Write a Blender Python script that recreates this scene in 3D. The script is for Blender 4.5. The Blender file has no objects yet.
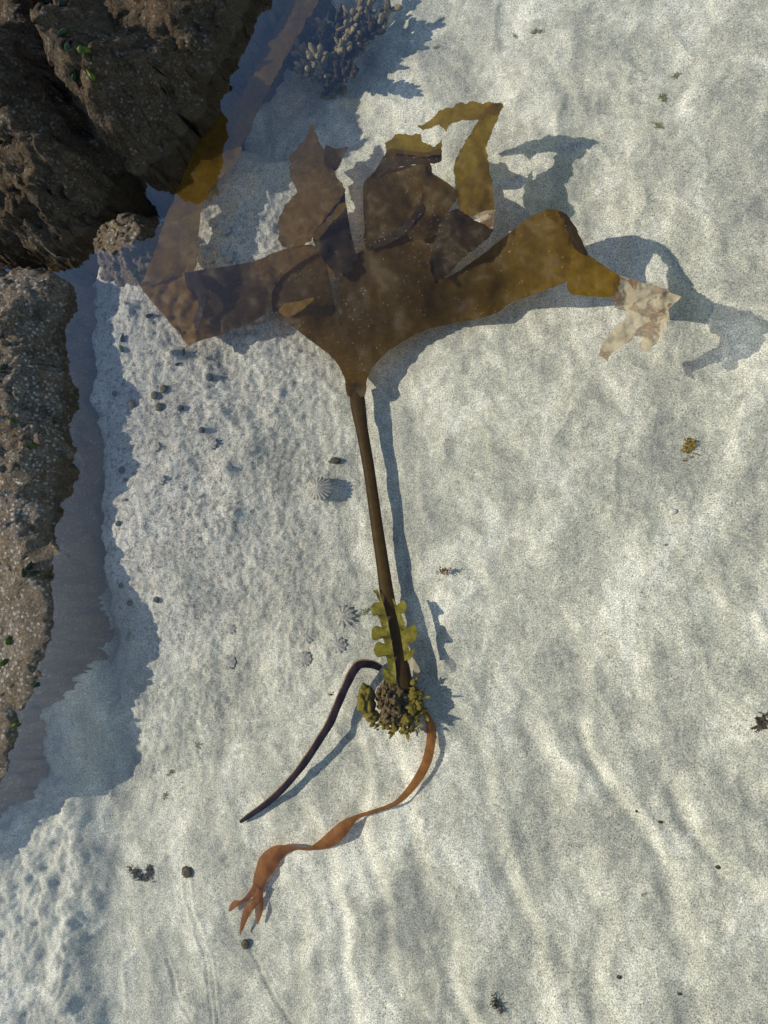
import bpy, bmesh, math, random
import numpy as np
from mathutils import Vector, Matrix
from mathutils.geometry import delaunay_2d_cdt
random.seed(7)
S = bpy.context.scene
COL = S.collection
R = math.radians
# ------------------------------------------------------------------ camera
W, H, F, CAMH = 768, 1024, 740.0, 1.15
TILT, AZ = R(22), R(-60)
fv = Vector((math.sin(TILT)*math.sin(AZ), math.sin(TILT)*math.cos(AZ), -math.cos(TILT)))
uv = Vector((0, 1, 0)); uv = (uv - fv*uv.dot(fv)).normalized()
rv = fv.cross(uv)
CAM = Vector((0, 0, CAMH))
cd = bpy.data.cameras.new('camera'); cam = bpy.data.objects.new('camera', cd); COL.objects.link(cam)
cam.matrix_world = Matrix.Translation(CAM) @ Matrix((rv, uv, -fv)).transposed().to_4x4()
cd.sensor_fit = 'VERTICAL'; cd.sensor_height = 36; cd.lens = F/H*36; cd.clip_start = 0.01; cd.clip_end = 500
S.camera = cam

def ray(px, py): return fv*F + rv*(px-W/2) + uv*(H/2-py)
def at(px, py, z=0.0):
    d = ray(px, py); return CAM + d*((z-CAMH)/d.z)
def topx(x, y, z):                       # numpy: world -> pixel
    dx, dy, dz = x-CAM.x, y-CAM.y, z-CAM.z
    w = dx*fv.x+dy*fv.y+dz*fv.z
    return W/2+F*(dx*rv.x+dy*rv.y+dz*rv.z)/w, H/2-F*(dx*uv.x+dy*uv.y+dz*uv.z)/w
# ------------------------------------------------------------------ noise (numpy)
def _h(ix, iy, s):
    n = (ix.astype(np.int64)*374761393 + iy.astype(np.int64)*668265263 + s*1442695041) & 0xffffffff
    n = ((n ^ (n >> 13))*1274126177) & 0xffffffff
    return ((n ^ (n >> 16)) & 0xffffff)/float(0xffffff)
def vnoise(x, y, s=0):
    ix, iy = np.floor(x), np.floor(y); fx, fy = x-ix, y-iy
    ux, uy = fx*fx*fx*(fx*(fx*6-15)+10), fy*fy*fy*(fy*(fy*6-15)+10)
    def g(i, j):
        a = _h(ix+i, iy+j, s)*2*np.pi; return np.cos(a)*(fx-i)+np.sin(a)*(fy-j)
    return ((g(0,0)*(1-ux)+g(1,0)*ux)*(1-uy)+(g(0,1)*(1-ux)+g(1,1)*ux)*uy)*1.5
def fbm(x, y, sc, octv=4, s=0, rough=.5):
    t = 0*x; a = 1.; n = 0
    for k in range(octv):
        t = t+a*vnoise(x*sc+k*13.7, y*sc-k*7.3, s+k); n += a; a *= rough; sc *= 2.07
    return t/n*1.6
def worley(x, y, sc, s=0):
    X, Y = x*sc, y*sc; ix, iy = np.floor(X), np.floor(Y); d = np.full(X.shape, 9.)
    for i in (-1,0,1):
        for j in (-1,0,1):
            cx = ix+i+_h(ix+i, iy+j, s+50); cy = iy+j+_h(ix+i, iy+j, s+91)
            d = np.minimum(d, (X-cx)**2+(Y-cy)**2)
    return np.sqrt(d)
def sst(a, b, v):
    t = np.clip((v-a)/(b-a), 0, 1); return t*t*(3-2*t)
def sdf(x, y, poly):                     # >0 inside
    d = np.full(x.shape, 1e9); ins = np.zeros(x.shape, bool); n = len(poly)
    for i in range(n):
        ax, ay = poly[i]; bx_, by_ = poly[(i+1) % n]
        ex, ey = bx_-ax, by_-ay
        t = np.clip(((x-ax)*ex+(y-ay)*ey)/(ex*ex+ey*ey+1e-12), 0, 1)
        d = np.minimum(d, np.hypot(x-ax-ex*t, y-ay-ey*t))
        if ey != 0: ins ^= ((ay > y) != (by_ > y)) & (x < ex*(y-ay)/ey+ax)
    return np.where(ins, d, -d)
def polyline_d(x, y, pts):
    d = np.full(x.shape, 1e9)
    for (ax, ay), (bx_, by_) in zip(pts[:-1], pts[1:]):
        ex, ey = bx_-ax, by_-ay
        t = np.clip(((x-ax)*ex+(y-ay)*ey)/(ex*ex+ey*ey+1e-12), 0, 1)
        d = np.minimum(d, np.hypot(x-ax-ex*t, y-ay-ey*t))
    return d
# ------------------------------------------------------------------ object helpers
def tag(o, label=None, cat=None, group=None, kind=None):
    if label: o['label'] = label
    if cat: o['category'] = cat
    if group: o['group'] = group
    if kind: o['kind'] = kind
    return o
def empty(name, loc, label, cat, group=None):
    o = bpy.data.objects.new(name, None); COL.objects.link(o); o.location = loc; o.empty_display_size = .02
    return tag(o, label, cat, group)
def link(name, me, mat, parent=None, smooth=True):
    if smooth: me.polygons.foreach_set('use_smooth', [True]*len(me.polygons))
    me.materials.clear(); me.materials.append(mat)
    o = bpy.data.objects.new(name, me); COL.objects.link(o)
    if parent:
        o.parent = parent
        p = parent; off = Vector()
        while p: off += p.location; p = p.parent
        me.transform(Matrix.Translation(-off))
    return o
def mesh(verts, faces, name='mesh'):
    me = bpy.data.meshes.new(name); me.from_pydata([tuple(v) for v in verts], [], faces); me.update(); return me
def grid_mesh(X, Y, Z):
    ny, nx = X.shape
    co = np.stack([X, Y, Z], -1).reshape(-1, 3)
    i = np.arange(nx*ny).reshape(ny, nx)
    f = np.stack([i[:-1,:-1], i[:-1,1:], i[1:,1:], i[1:,:-1]], -1).reshape(-1, 4)
    me = bpy.data.meshes.new('g'); me.vertices.add(len(co)); me.vertices.foreach_set('co', co.ravel())
    me.loops.add(f.size); me.loops.foreach_set('vertex_index', f.ravel().astype(np.int32))
    me.polygons.add(len(f)); me.polygons.foreach_set('loop_start', np.arange(0, f.size, 4, dtype=np.int32))
    me.polygons.foreach_set('loop_total', np.full(len(f), 4, dtype=np.int32))
    me.update(calc_edges=True); me.validate(); return me
class MB:
    def __init__(s): s.v = []; s.f = []
    def add(s, v, f):
        o = len(s.v); s.v += [Vector(p) for p in v]; s.f += [tuple(i+o for i in q) for q in f]; return s
    def tube(s, pts, rad, n=8, flat=1.0, caps=True):
        rings = []; o = len(s.v); m = len(pts); pts = [Vector(p) for p in pts]
        for k, p in enumerate(pts):
            t = (pts[min(k+1, m-1)]-pts[max(k-1, 0)])
            t = t.normalized() if t.length > 1e-9 else Vector((1,0,0))
            a = Vector((0,0,1)).cross(t)
            a = a.normalized() if a.length > 1e-3 else Vector((1,0,0))
            b = t.cross(a); r = rad[k] if hasattr(rad, '__len__') else rad
            for j in range(n):
                an = 2*math.pi*j/n
                s.v.append(p+a*math.cos(an)*r+b*math.sin(an)*r*flat)
        for k in range(m-1):
            for j in range(n):
                q = o+k*n; s.f.append((q+j, q+(j+1) % n, q+n+(j+1) % n, q+n+j))
        if caps:
            s.f.append(tuple(o+j for j in range(n))[::-1]); s.f.append(tuple(o+(m-1)*n+j for j in range(n)))
        return s
    def blob(s, c, r, sq=(1,1,1), nu=12, nv=8, amp=.12, seed=0, freq=2.5):
        c = Vector(c); o = len(s.v)
        from mathutils import noise
        for i in range(nv+1):
            th = math.pi*i/nv
            for j in range(nu):
                ph = 2*math.pi*j/nu
                d = Vector((math.sin(th)*math.cos(ph), math.sin(th)*math.sin(ph), math.cos(th)))
                k = 1+amp*2*noise.noise(d*freq+Vector((seed*3.1, seed*1.7, seed)))
                s.v.append(c+Vector((d.x*sq[0], d.y*sq[1], d.z*sq[2]))*r*k)
        for i in range(nv):
            for j in range(nu):
                q = o+i*nu; s.f.append((q+j, q+nu+j, q+nu+(j+1) % nu, q+(j+1) % nu))
        return s
    def leaf(s, p, d, up, L, wd, n=5, curl=.25, notch=0.):
        """small blade, tapered, curved"""
        p = Vector(p); d = Vector(d).normalized(); up = Vector(up)
        sd = d.cross(up); sd = sd.normalized() if sd.length > 1e-4 else Vector((1,0,0)); nn = sd.cross(d)
        vs = []; fs = []
        for k in range(n+1):
            t = k/n; w_ = wd*math.sin(math.pi*min(.97, .12+.8*t))**.8*.5
            c = p+d*L*t+nn*L*curl*t*t
            vs += [c-sd*w_, c+nn*w_*.35, c+sd*w_]
        for k in range(n):
            a = k*3; fs += [(a, a+1, a+4, a+3), (a+1, a+2, a+5, a+4)]
        return s.add(vs, fs)
    def build(s, name, mat, parent=None, smooth=True): return link(name, mesh(s.v, s.f), mat, parent, smooth)
# ------------------------------------------------------------------ materials
class NT:
    def __init__(s, name):
        s.m = bpy.data.materials.new(name); s.m.use_nodes = True; s.t = s.m.node_tree; s.t.nodes.clear()
        s.out = s.n('ShaderNodeOutputMaterial'); s.geo = s.n('ShaderNodeNewGeometry')
    def n(s, ty, **kw):
        o = s.t.nodes.new(ty)
        for k, v in kw.items(): setattr(o, k, v)
        return o
    def l(s, a, b): s.t.links.new(a, b)
    def pos(s, scale=(1,1,1)):
        m = s.n('ShaderNodeMapping'); m.inputs['Scale'].default_value = scale; s.l(s.geo.outputs['Position'], m.inputs['Vector']); return m.outputs[0]
    def noise(s, sc, det=4, rough=.55, dist=0., vec=None):
        o = s.n('ShaderNodeTexNoise'); o.inputs['Scale'].default_value = sc; o.inputs['Detail'].default_value = det
        o.inputs['Roughness'].default_value = rough; o.inputs['Distortion'].default_value = dist
        s.l(vec or s.geo.outputs['Position'], o.inputs['Vector']); return o.outputs['Fac']
    def vor(s, sc, feat='F1', rnd=1., out='Distance', vec=None):
        o = s.n('ShaderNodeTexVoronoi', feature=feat); o.inputs['Scale'].default_value = sc; o.inputs['Randomness'].default_value = rnd
        s.l(vec or s.geo.outputs['Position'], o.inputs['Vector']); return o.outputs[out]
    def ramp(s, fac, stops, interp='LINEAR'):
        o = s.n('ShaderNodeValToRGB'); r = o.color_ramp; r.interpolation = interp
        while len(r.elements) < len(stops): r.elements.new(.5)
        for e, (p, c) in zip(r.elements, stops):
            e.position = p; e.color = (c, c, c, 1) if isinstance(c, (int, float)) else (*c, 1)
        s.l(fac, o.inputs[0]); return o.outputs[0]
    def mix(s, fac, a, b, bt='MIX'):
        o = s.n('ShaderNodeMix', data_type='RGBA', blend_type=bt)
        for sock, v in ((o.inputs[0], fac), (o.inputs[6], a), (o.inputs[7], b)):
            if isinstance(v, (int, float)): sock.default_value = v
            elif isinstance(v, tuple): sock.default_value = (*v, 1)
            else: s.l(v, sock)
        return o.outputs[2]
    def math(s, op, a, b=0.):
        o = s.n('ShaderNodeMath', operation=op)
        for sock, v in ((o.inputs[0], a), (o.inputs[1], b)):
            if isinstance(v, (int, float)): sock.default_value = v
            else: s.l(v, sock)
        return o.outputs[0]
    def bump(s, h, strength, dist, nrm=None):
        o = s.n('ShaderNodeBump'); o.inputs['Strength'].default_value = strength; o.inputs['Distance'].default_value = dist
        s.l(h, o.inputs['Height'])
        if nrm: s.l(nrm, o.inputs['Normal'])
        return o.outputs[0]
    def bsdf(s, col, rough=.6, spec=.3, nrm=None, **kw):
        o = s.n('ShaderNodeBsdfPrincipled')
        for k, v in (('Base Color', col), ('Roughness', rough), ('Specular IOR Level', spec)):
            if isinstance(v, tuple): o.inputs[k].default_value = (*v, 1)
            elif isinstance(v, (int, float)): o.inputs[k].default_value = v
            else: s.l(v, o.inputs[k])
        for k, v in kw.items(): o.inputs[k.replace('_', ' ')].default_value = v
        if nrm: s.l(nrm, o.inputs['Normal'])
        return o.outputs[0]
    def mixs(s, fac, a, b):
        o = s.n('ShaderNodeMixShader')
        if isinstance(fac, (int, float)): o.inputs[0].default_value = fac
        else: s.l(fac, o.inputs[0])
        s.l(a, o.inputs[1]); s.l(b, o.inputs[2]); return o.outputs[0]
    def done(s, sh): s.l(sh, s.out.inputs['Surface']); return s.m

def m_sand(name, shelf=False):
    t = NT(name)
    big = t.noise(6.5, 6, .62, .5, vec=t.pos((1.3,.8,1))); mid = t.noise(42, 6, .7, .8)
    f = t.math('ADD', t.math('MULTIPLY', big, .68), t.math('MULTIPLY', mid, .32))
    c = t.ramp(f, [(.36, (.28,.278,.235)), (.49, (.475,.46,.36)), (.62, (.73,.70,.57))])
    if shelf:
        warm = t.ramp(t.noise(34, 6, .75, 1.), [(.47, 0.), (.62, 1.)])
        c0 = c; at_ = t.n('ShaderNodeAttribute', attribute_name='crust'); cr_ = at_.outputs['Fac']
        c = t.mix(t.math('MULTIPLY', warm, .8), c, (.44,.35,.235))
        c = t.mix(.45, c, (.46,.445,.41))
        dk = t.ramp(t.noise(90, 5, .75), [(.38, 1.), (.49, 0.)])
        c = t.mix(t.math('MULTIPLY', dk, .8), c, (.12,.115,.10))
        c = t.mix(cr_, c0, c)
    grain = t.noise(430, 3, .85)
    c = t.mix(1., c, t.ramp(grain, [(.34, .36), (.5, 1.), (.64, 1.6)]), 'MULTIPLY')
    # sparse dark grains
    v = t.vor(150, vec=t.pos()); sp = t.ramp(v, [(.14, 1.), (.24, 0.)])
    msk = t.ramp(t.noise(14, 4, .7), [(.44, .12), (.60, 1.)])
    c = t.mix(t.math('MULTIPLY', t.math('MULTIPLY', sp, msk), .75), c, (.10,.085,.06))
    v2 = t.vor(120); sp2 = t.ramp(v2, [(.08, 1.), (.12, 0.)])
    c = t.mix(t.math('MULTIPLY', sp2, .55), c, (.85,.84,.78))
    olive = t.ramp(t.noise(9, 5, .7, .5), [(.62, 0.), (.74, .35)])
    c = t.mix(olive, c, (.28,.28,.15))
    b = t.bump(grain, .8 if not shelf else .9, .0016)
    b = t.bump(t.noise(120, 5, .7), .8 if shelf else .5, .004 if shelf else .0022, b)
    return t.done(t.bsdf(c, .9, .1, b))
def m_rock(name, lit=(.30,.26,.19), dark=(.05,.038,.024), cover=.42, speck=.8):
    t = NT(name)
    n1 = t.noise(24, 8, .72, .8)
    c = t.ramp(n1, [(.34, dark), (.52, tuple((a+b)/2 for a, b in zip(lit, dark))), (.68, lit)])
    v = t.vor(95, vec=t.pos()); barn = t.ramp(v, [(.22, 1.), (.42, 0.)])
    m = t.ramp(t.noise(16, 5, .75), [(cover, 0.), (cover+.16, 1.)])
    tan = t.ramp(t.noise(9, 5, .7), [(.42, 0.), (.62, .7)])
    c = t.mix(tan, c, tuple(q*w_ for q, w_ in zip(lit, (.75, .62, .42))))
    c = t.mix(t.math('MULTIPLY', t.math('MULTIPLY', barn, m), speck), c, (.55,.50,.41))
    hole = t.ramp(t.vor(95), [(.06, 1.), (.12, 0.)])
    c = t.mix(t.math('MULTIPLY', hole, .7), c, (.03,.025,.02))
    gr = t.noise(240, 4, .85); c = t.mix(1., c, t.ramp(gr, [(.34, .3), (.5, 1.), (.66, 2.0)]), 'MULTIPLY')
    # submerged + splash zone is browner
    sx = t.n('ShaderNodeSeparateXYZ'); t.l(t.geo.outputs['Position'], sx.inputs[0])
    z = t.math('ADD', sx.outputs[2], t.math('MULTIPLY', t.noise(12, 4, .6), .05))
    wetm = t.ramp(z, [(.0, 1.), (.075, 0.)])
    c = t.mix(t.math('MULTIPLY', wetm, .62), c, (.15,.095,.034))
    ro = t.math('SUBTRACT', .85, t.math('MULTIPLY', wetm, .45))
    b = t.bump(gr, .5, .0015); b = t.bump(barn, .7, .004, b); b = t.bump(t.noise(70, 6, .75, .5), 1., .010, b)
    return t.done(t.bsdf(c, ro, .35, b))
def m_kelp(name, dark, lit, trans, thin=.12, spk=.5, rough=.38, blot=None, grad=None):
    t = NT(name)
    n = t.noise(11, 5, .6, .7)
    c = t.ramp(n, [(.25, dark), (.55, tuple((a+b)/2 for a, b in zip(lit, dark))), (.75, lit)])
    if blot: bm = t.ramp(t.noise(34, 4, .65, .6), [(.50, 0.), (.57, .9)]); c = t.mix(bm, c, blot)
    if grad:        # amber glow of the sunlit right arm, painted into the colour
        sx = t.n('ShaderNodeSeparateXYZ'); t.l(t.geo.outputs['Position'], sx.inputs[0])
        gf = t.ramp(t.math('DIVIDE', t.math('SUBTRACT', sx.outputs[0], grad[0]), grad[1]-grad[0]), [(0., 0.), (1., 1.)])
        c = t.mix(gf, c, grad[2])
    st = t.noise(16, 4, .6, .5, vec=t.pos((2.6,.55,1))); c = t.mix(1., c, t.ramp(st, [(.30, .84), (.5, 1.), (.70, 1.18)]), 'MULTIPLY')
    mot = t.noise(75, 5, .7); c = t.mix(1., c, t.ramp(mot, [(.3, .72), (.7, 1.25)]), 'MULTIPLY')
    v = t.vor(125); s1 = t.ramp(v, [(.09, 1.), (.15, 0.)])
    s2 = t.ramp(t.noise(17, 3, .6), [(.44, 0.), (.6, 1.)])
    sp = t.math('MULTIPLY', t.math('MULTIPLY', s1, s2), spk)
    c = t.mix(sp, c, (.55,.50,.38))
    b = t.bump(t.noise(55, 4, .6, .8), .2, .002)
    p = t.bsdf(c, rough+.08, .08, b)
    tr = t.n('ShaderNodeBsdfTranslucent'); t.l(t.mix(1., t.ramp(mot, [(.3, .7), (.7, 1.2)]), trans if not blot else t.mix(bm, trans, tuple(q*1.6 for q in blot)), 'MULTIPLY'), tr.inputs[0])
    sh = t.mixs(.42, p, tr.outputs[0])
    tp = t.n('ShaderNodeBsdfTransparent'); tp.inputs[0].default_value = (min(1, trans[0]*3), min(1, trans[1]*3), min(1, trans[2]*3), 1)
    return t.done(t.mixs(thin, sh, tp.outputs[0]))
def m_simple(name, c1, c2, sc=60, rough=.6, spec=.3, bumpd=.002, tl=0., speck=None):
    t = NT(name)
    c = t.ramp(t.noise(sc, 5, .7), [(.35, c1), (.65, c2)])
    c = t.mix(1., c, t.ramp(t.noise(sc*6, 2, .7), [(.3, .7), (.7, 1.3)]), 'MULTIPLY')
    if speck: c = t.mix(t.ramp(t.vor(sc*2.5), [(.2, .8), (.35, 0.)]), c, speck)
    b = t.bump(t.noise(sc*2.5, 4, .7), .6, bumpd)
    sh = t.bsdf(c, rough, spec*.25, b)
    if tl:
        tr = t.n('ShaderNodeBsdfTranslucent'); t.l(c, tr.inputs[0]); sh = t.mixs(tl, sh, tr.outputs[0])
    return t.done(sh)
M = dict(
 sand=m_sand('pale_sand'), shelf=m_sand('crusted_shelf_rock', True),
 rock=m_rock('barnacled_rock'), rockd=m_rock('dark_wet_rock', (.135,.095,.05), (.022,.015,.008), speck=.30),
 rockb=m_rock('brown_crusted_rock', (.29,.24,.175), (.045,.034,.022), .36, speck=.9),
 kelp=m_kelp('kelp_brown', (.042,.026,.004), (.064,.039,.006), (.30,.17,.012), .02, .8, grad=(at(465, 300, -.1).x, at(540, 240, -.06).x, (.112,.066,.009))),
 kelpg=m_kelp('kelp_golden', (.052,.030,.004), (.13,.078,.008), (.62,.345,.028), .07, .45),
 kelpl=m_kelp('kelp_lit_gold', (.10,.055,.008), (.22,.125,.018), (.60,.33,.035), .05, .3),  # brighter copy of the kelp colour, with the lit gold painted in
 kelpp=m_kelp('kelp_thin_brown', (.040,.025,.009), (.085,.054,.018), (.28,.165,.035), .12, .5),
 kelpd=m_kelp('kelp_dark', (.032,.020,.007), (.062,.040,.012), (.10,.055,.010), .02, .9),
 tatter_and_gleam=m_kelp('kelp_bleached_and_gleam', (.46,.36,.20), (.68,.58,.40), (.80,.64,.38), .32, .1, .3, (.22,.10,.025)),
 stipe=m_kelp('kelp_stipe', (.062,.037,.006), (.092,.055,.010), (.26,.15,.015), .0, .1),
 frill=m_simple('kelp_frill', (.13,.11,.014), (.27,.23,.03), 60, .4, .4, .001, .3),
 hold=m_simple('kelp_holdfast', (.06,.038,.014), (.20,.135,.05), 90, .55, .4, .006, 0., (.24,.18,.10)),
 growth=m_simple('olive_growth', (.14,.105,.014), (.28,.215,.03), 90, .45, .4, .002, .25),
 strip=m_simple('dark_strap', (.008,.005,.008), (.022,.012,.015), 70, .5, .2, .002, .1),
 stripe=m_simple('strap_edge', (.16,.085,.04), (.26,.15,.08), 70, .5, .3, .001, .2),
 ribbon=m_kelp('red_ribbon', (.17,.068,.022), (.27,.115,.040), (.45,.19,.06), .08, .1),
 mussel=m_simple('mussel_shell', (.008,.010,.012), (.03,.055,.02), 60, .25, .6, .001),
 green=m_simple('green_shell', (.02,.05,.008), (.12,.17,.02), 50, .35, .5, .001),
 snail=m_simple('snail_shell', (.035,.035,.035), (.10,.10,.09), 160, .5, .4, .001),
 olsnail=m_simple('olive_snail_shell', (.05,.045,.02), (.16,.13,.06), 160, .5, .4, .001),
 limpet=m_simple('limpet_shell', (.19,.18,.15), (.50,.475,.40), 190, .8, .2, .002),
 bushy=m_simple('bushy_weed', (.08,.06,.025), (.36,.29,.15), 60, .6, .3, .002, .15),
 bushyd=m_simple('bushy_weed_dark', (.020,.014,.008), (.08,.055,.026), 60, .6, .3, .002, .15),
 tuft=m_simple('green_weed', (.20,.21,.09), (.34,.34,.18), 90, .8, .2, .001, .3),
 browntuft=m_simple('brown_weed', (.11,.06,.025), (.24,.15,.06), 120, .7, .2, .001, .3),
 goldtuft=m_simple('gold_weed', (.20,.13,.03), (.36,.26,.06), 120, .7, .2, .001, .3),
 darkfrag=m_simple('dark_fragment', (.05,.045,.035), (.12,.10,.06), 120, .7, .2, .001, .2),
 shell=m_simple('pale_shell', (.50,.46,.38), (.66,.62,.54), 120, .5, .4, .001),
)
# ------------------------------------------------------------------ sand
TRAILS = [
 [(189,880),(191,905),(201,930),(209,958),(214,990),(217,1030)],
 [(186,882),(187,900),(196,925),(205,955),(210,990),(212,1030)],
 [(250,950),(262,972),(276,1000),(292,1028)],
 [(167,960),(175,995),(190,1018),(196,1030)],
 [(603,508),(640,515),(690,521),(730,530),(765,545)],
]
def w2(pts, z=-.17): return [(at(a, b, z).x, at(a, b, z).y) for a, b in pts]
TW = [w2(t) for t in TRAILS]
def sandz(x, y, fine=True):
    px, py = topx(x, y, -.17+0*x)
    z = -.17+.011*fbm(x, y, 3.2, 3, 1)
    # ripple troughs, strongest low in the photo
    u = x*.93+y*.28+.05*fbm(x, y, 4., 2, 9)
    amp = sst(560, 880, py)*sst(240, 340, px)*.0042+.0009
    amp = amp*(.6+.9*np.abs(fbm(x, y, 2.3, 2, 33)))*sst(-3, -1.6, -np.hypot(x, y))
    z = z+amp*np.sin(u*2*np.pi/.105)+amp*.4*np.sin(u*2*np.pi/.052+1.)
    z = z+.0026*fbm(x*1.1, y*.9, 13, 4, 5, .58)
    z = z+.0016*fbm(x*.9+y*.3, y*.8, 34, 3, 6, .6)
    z = z-.022*np.exp(-(((px-690)/110)**2+((py-310)/90)**2))
    # soft ledges
    r = 1-np.abs(fbm(x, y, 5.5, 3, 21)); z = z+.0035*np.clip(r, .6, 1)**6
    # lumpy bottom left
    lm = sst(112, 80, px+10*fbm(x, y, 9, 2, 3))*sst(600, 760, py)
    z = z+lm*(.020+.011*fbm(x, y, 22, 4, 41, .6)+.008*np.clip(fbm(x, y, 9, 2, 44), 0, 1))
    z = z+sst(-1.2, -1.9, x)*.02
    z = z+.045*np.exp(-(((px-262)/62)**2+((py-150)/75)**2))
    z = z+.075*sst(135, 85, px+12*fbm(x, y, 6, 2, 61))*sst(270, 340, py)*(1-.72*sst(690, 830, py))+.040*sst(80, 10, px)*sst(600, 700, py)*(1-.6*sst(800, 950, py))
    z = z+.045*sst(135, 70, px)*sst(500, 620, py)*(1-.95*sst(650, 790, py))
    if fine:
        for t in TW:
            d = polyline_d(x, y, t); z = z-.0030*np.exp(-(d/.0030)**2)+.0016*np.exp(-((d-.0065)/.003)**2)
    return z
SHELF = w2([(106,270),(118,240),(150,228),(200,200),(235,150),(330,150),(372,230),(372,330),(362,560),(372,650),(320,720),(240,760),(160,800),(104,800),(96,745),(99,690),(101,640),(99,590),(103,545),(106,450),(101,380),(96,310)], -.12)
def shelf_h(x, y):
    px, py = topx(x, y, -.12+0*x)
    inner = sst(.0, .13, sdf(x, y, SHELF)+.12*sst(200, 120, px))
    d = sdf(x, y, SHELF)+.012*fbm(x, y, 16, 3, 71)
    fall = sst(360, 110, px+.30*(py-420)*0-20*fbm(x, y, 7, 3, 77))
    main = .100*sst(-.005, .035, d)*np.maximum(fall*sst(700, 500, py), .34*sst(190, 110, px)*sst(790, 640, py))
    rough = inner*(.25+.75*sst(560, 380, py+.2*px))
    h = main-.005+.0085*sst(0, .06, d)
    h = h+rough*(.0045*fbm(x, y, 20, 5, 72, .68)+.0035*(.5-worley(x, y, 55, 3)))
    h = h+inner*.0030*fbm(x, y, 60, 3, 75, .7)
    h = h-.05*sst(.0, -.05, d)
    for a, b, rr, hh in LUMPS:
        q = np.hypot(x-a, y-b)/rr; h = h+hh*np.exp(-q*q*1.2)*(1+.25*fbm(x, y, 90, 3, 8))
    return h
LUMPS = []
for a, b, r_, h_ in ((148,322,.024,.022),(185,362,.020,.020),(320,489,.026,.020),(302,634,.012,.008),(213,222,.012,.012),(225,229,.012,.012),
                     (211,258,.012,.012),(228,257,.012,.012),(233,516,.022,.014),(335,230,.02,.012),(345,420,.03,.006),(232,470,.02,.012)):
    p = at(a, b, -.12); LUMPS.append((p.x, p.y, r_, h_))
def axis(a, b, st, far=25.):
    c = list(np.arange(a, b, st)); s, e = [], []; q = st; v = a
    while v > a-far: q *= 1.35; v -= q; s.append(v)
    q = st; v = c[-1]
    while v < b+far: q *= 1.35; v += q; e.append(v)
    return np.array(s[::-1]+c+e)
X, Y = np.meshgrid(axis(-1.72, .36, .0034), axis(-.86, 1.75, .0036))
tag(link('sand', grid_mesh(X, Y, sandz(X, Y)), M['sand']), 'pale grey sand floor of the shallow tide pool', 'sand', kind='structure')
xs = [p[0] for p in SHELF]; ys = [p[1] for p in SHELF]
X, Y = np.meshgrid(np.arange(min(xs)-.06, max(xs)+.06, .0030), np.arange(min(ys)-.06, max(ys)+.06, .0030))
so = link('seabed_rock', grid_mesh(X, Y, sandz(X, Y, False)+shelf_h(X, Y)), M['shelf'])
pxx, pyy = topx(X, Y, -.12+0*X); dS = sdf(X, Y, SHELF)
cr = sst(.01, .15, dS+.05*fbm(X, Y, 9, 4, 88, .6)+.10*sst(200, 120, pxx))*sst(700, 560, pyy+60*fbm(X, Y, 6, 3, 89))*(.55+.45*sst(330, 180, pxx))
at_ = so.data.attributes.new('crust', 'FLOAT', 'POINT'); at_.data.foreach_set('value', np.clip(cr, 0, 1).ravel().astype(np.float32))
tag(so,
    'low pale crusted rock shelf dusted with sand under the left half of the kelp', 'rock')
def ground(x, y):
    a = np.array([x], float); b = np.array([y], float)
    return float(max(sandz(a, b)[0], (sandz(a, b, False)+shelf_h(a, b))[0]))
def on(px, py):
    z = -.15
    for _ in range(7):
        p = at(px, py, z); z = .4*z+.6*ground(p.x, p.y)
    return at(px, py, z)
# ------------------------------------------------------------------ water
t = NT('water_surface')
wn = t.noise(7, 3, .5, .3); wn2 = t.noise(38, 3, .5, .5)
b = t.bump(wn, .22, .006); b = t.bump(wn2, .12, .0009, b)
dt = t.n('ShaderNodeVectorMath', operation='DOT_PRODUCT'); t.l(t.geo.outputs['Incoming'], dt.inputs[0]); t.l(t.geo.outputs['Normal'], dt.inputs[1])
cs = t.math('SUBTRACT', 1., t.math('ABSOLUTE', dt.outputs['Value']))      # same reflectance from above and below
fac = t.math('ADD', t.math('MULTIPLY', t.math('POWER', cs, 2.4), 1.2), .012)
gl = t.n('ShaderNodeBsdfGlossy'); gl.inputs['Roughness'].default_value = .0; gl.inputs['Color'].default_value = (.70,.86,1,1); t.l(b, gl.inputs['Normal'])
tp = t.n('ShaderNodeBsdfTransparent'); tp.inputs[0].default_value = (.985,.988,.972,1)
M['water'] = t.done(t.mixs(fac, tp.outputs[0], gl.outputs[0]))
X, Y = np.meshgrid(axis(-1.8, .5, .05), axis(-1., 1.9, .05))
tag(link('water', grid_mesh(X, Y, 0*X), M['water']), 'clear still water surface of the tide pool', 'water', kind='structure')
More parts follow.
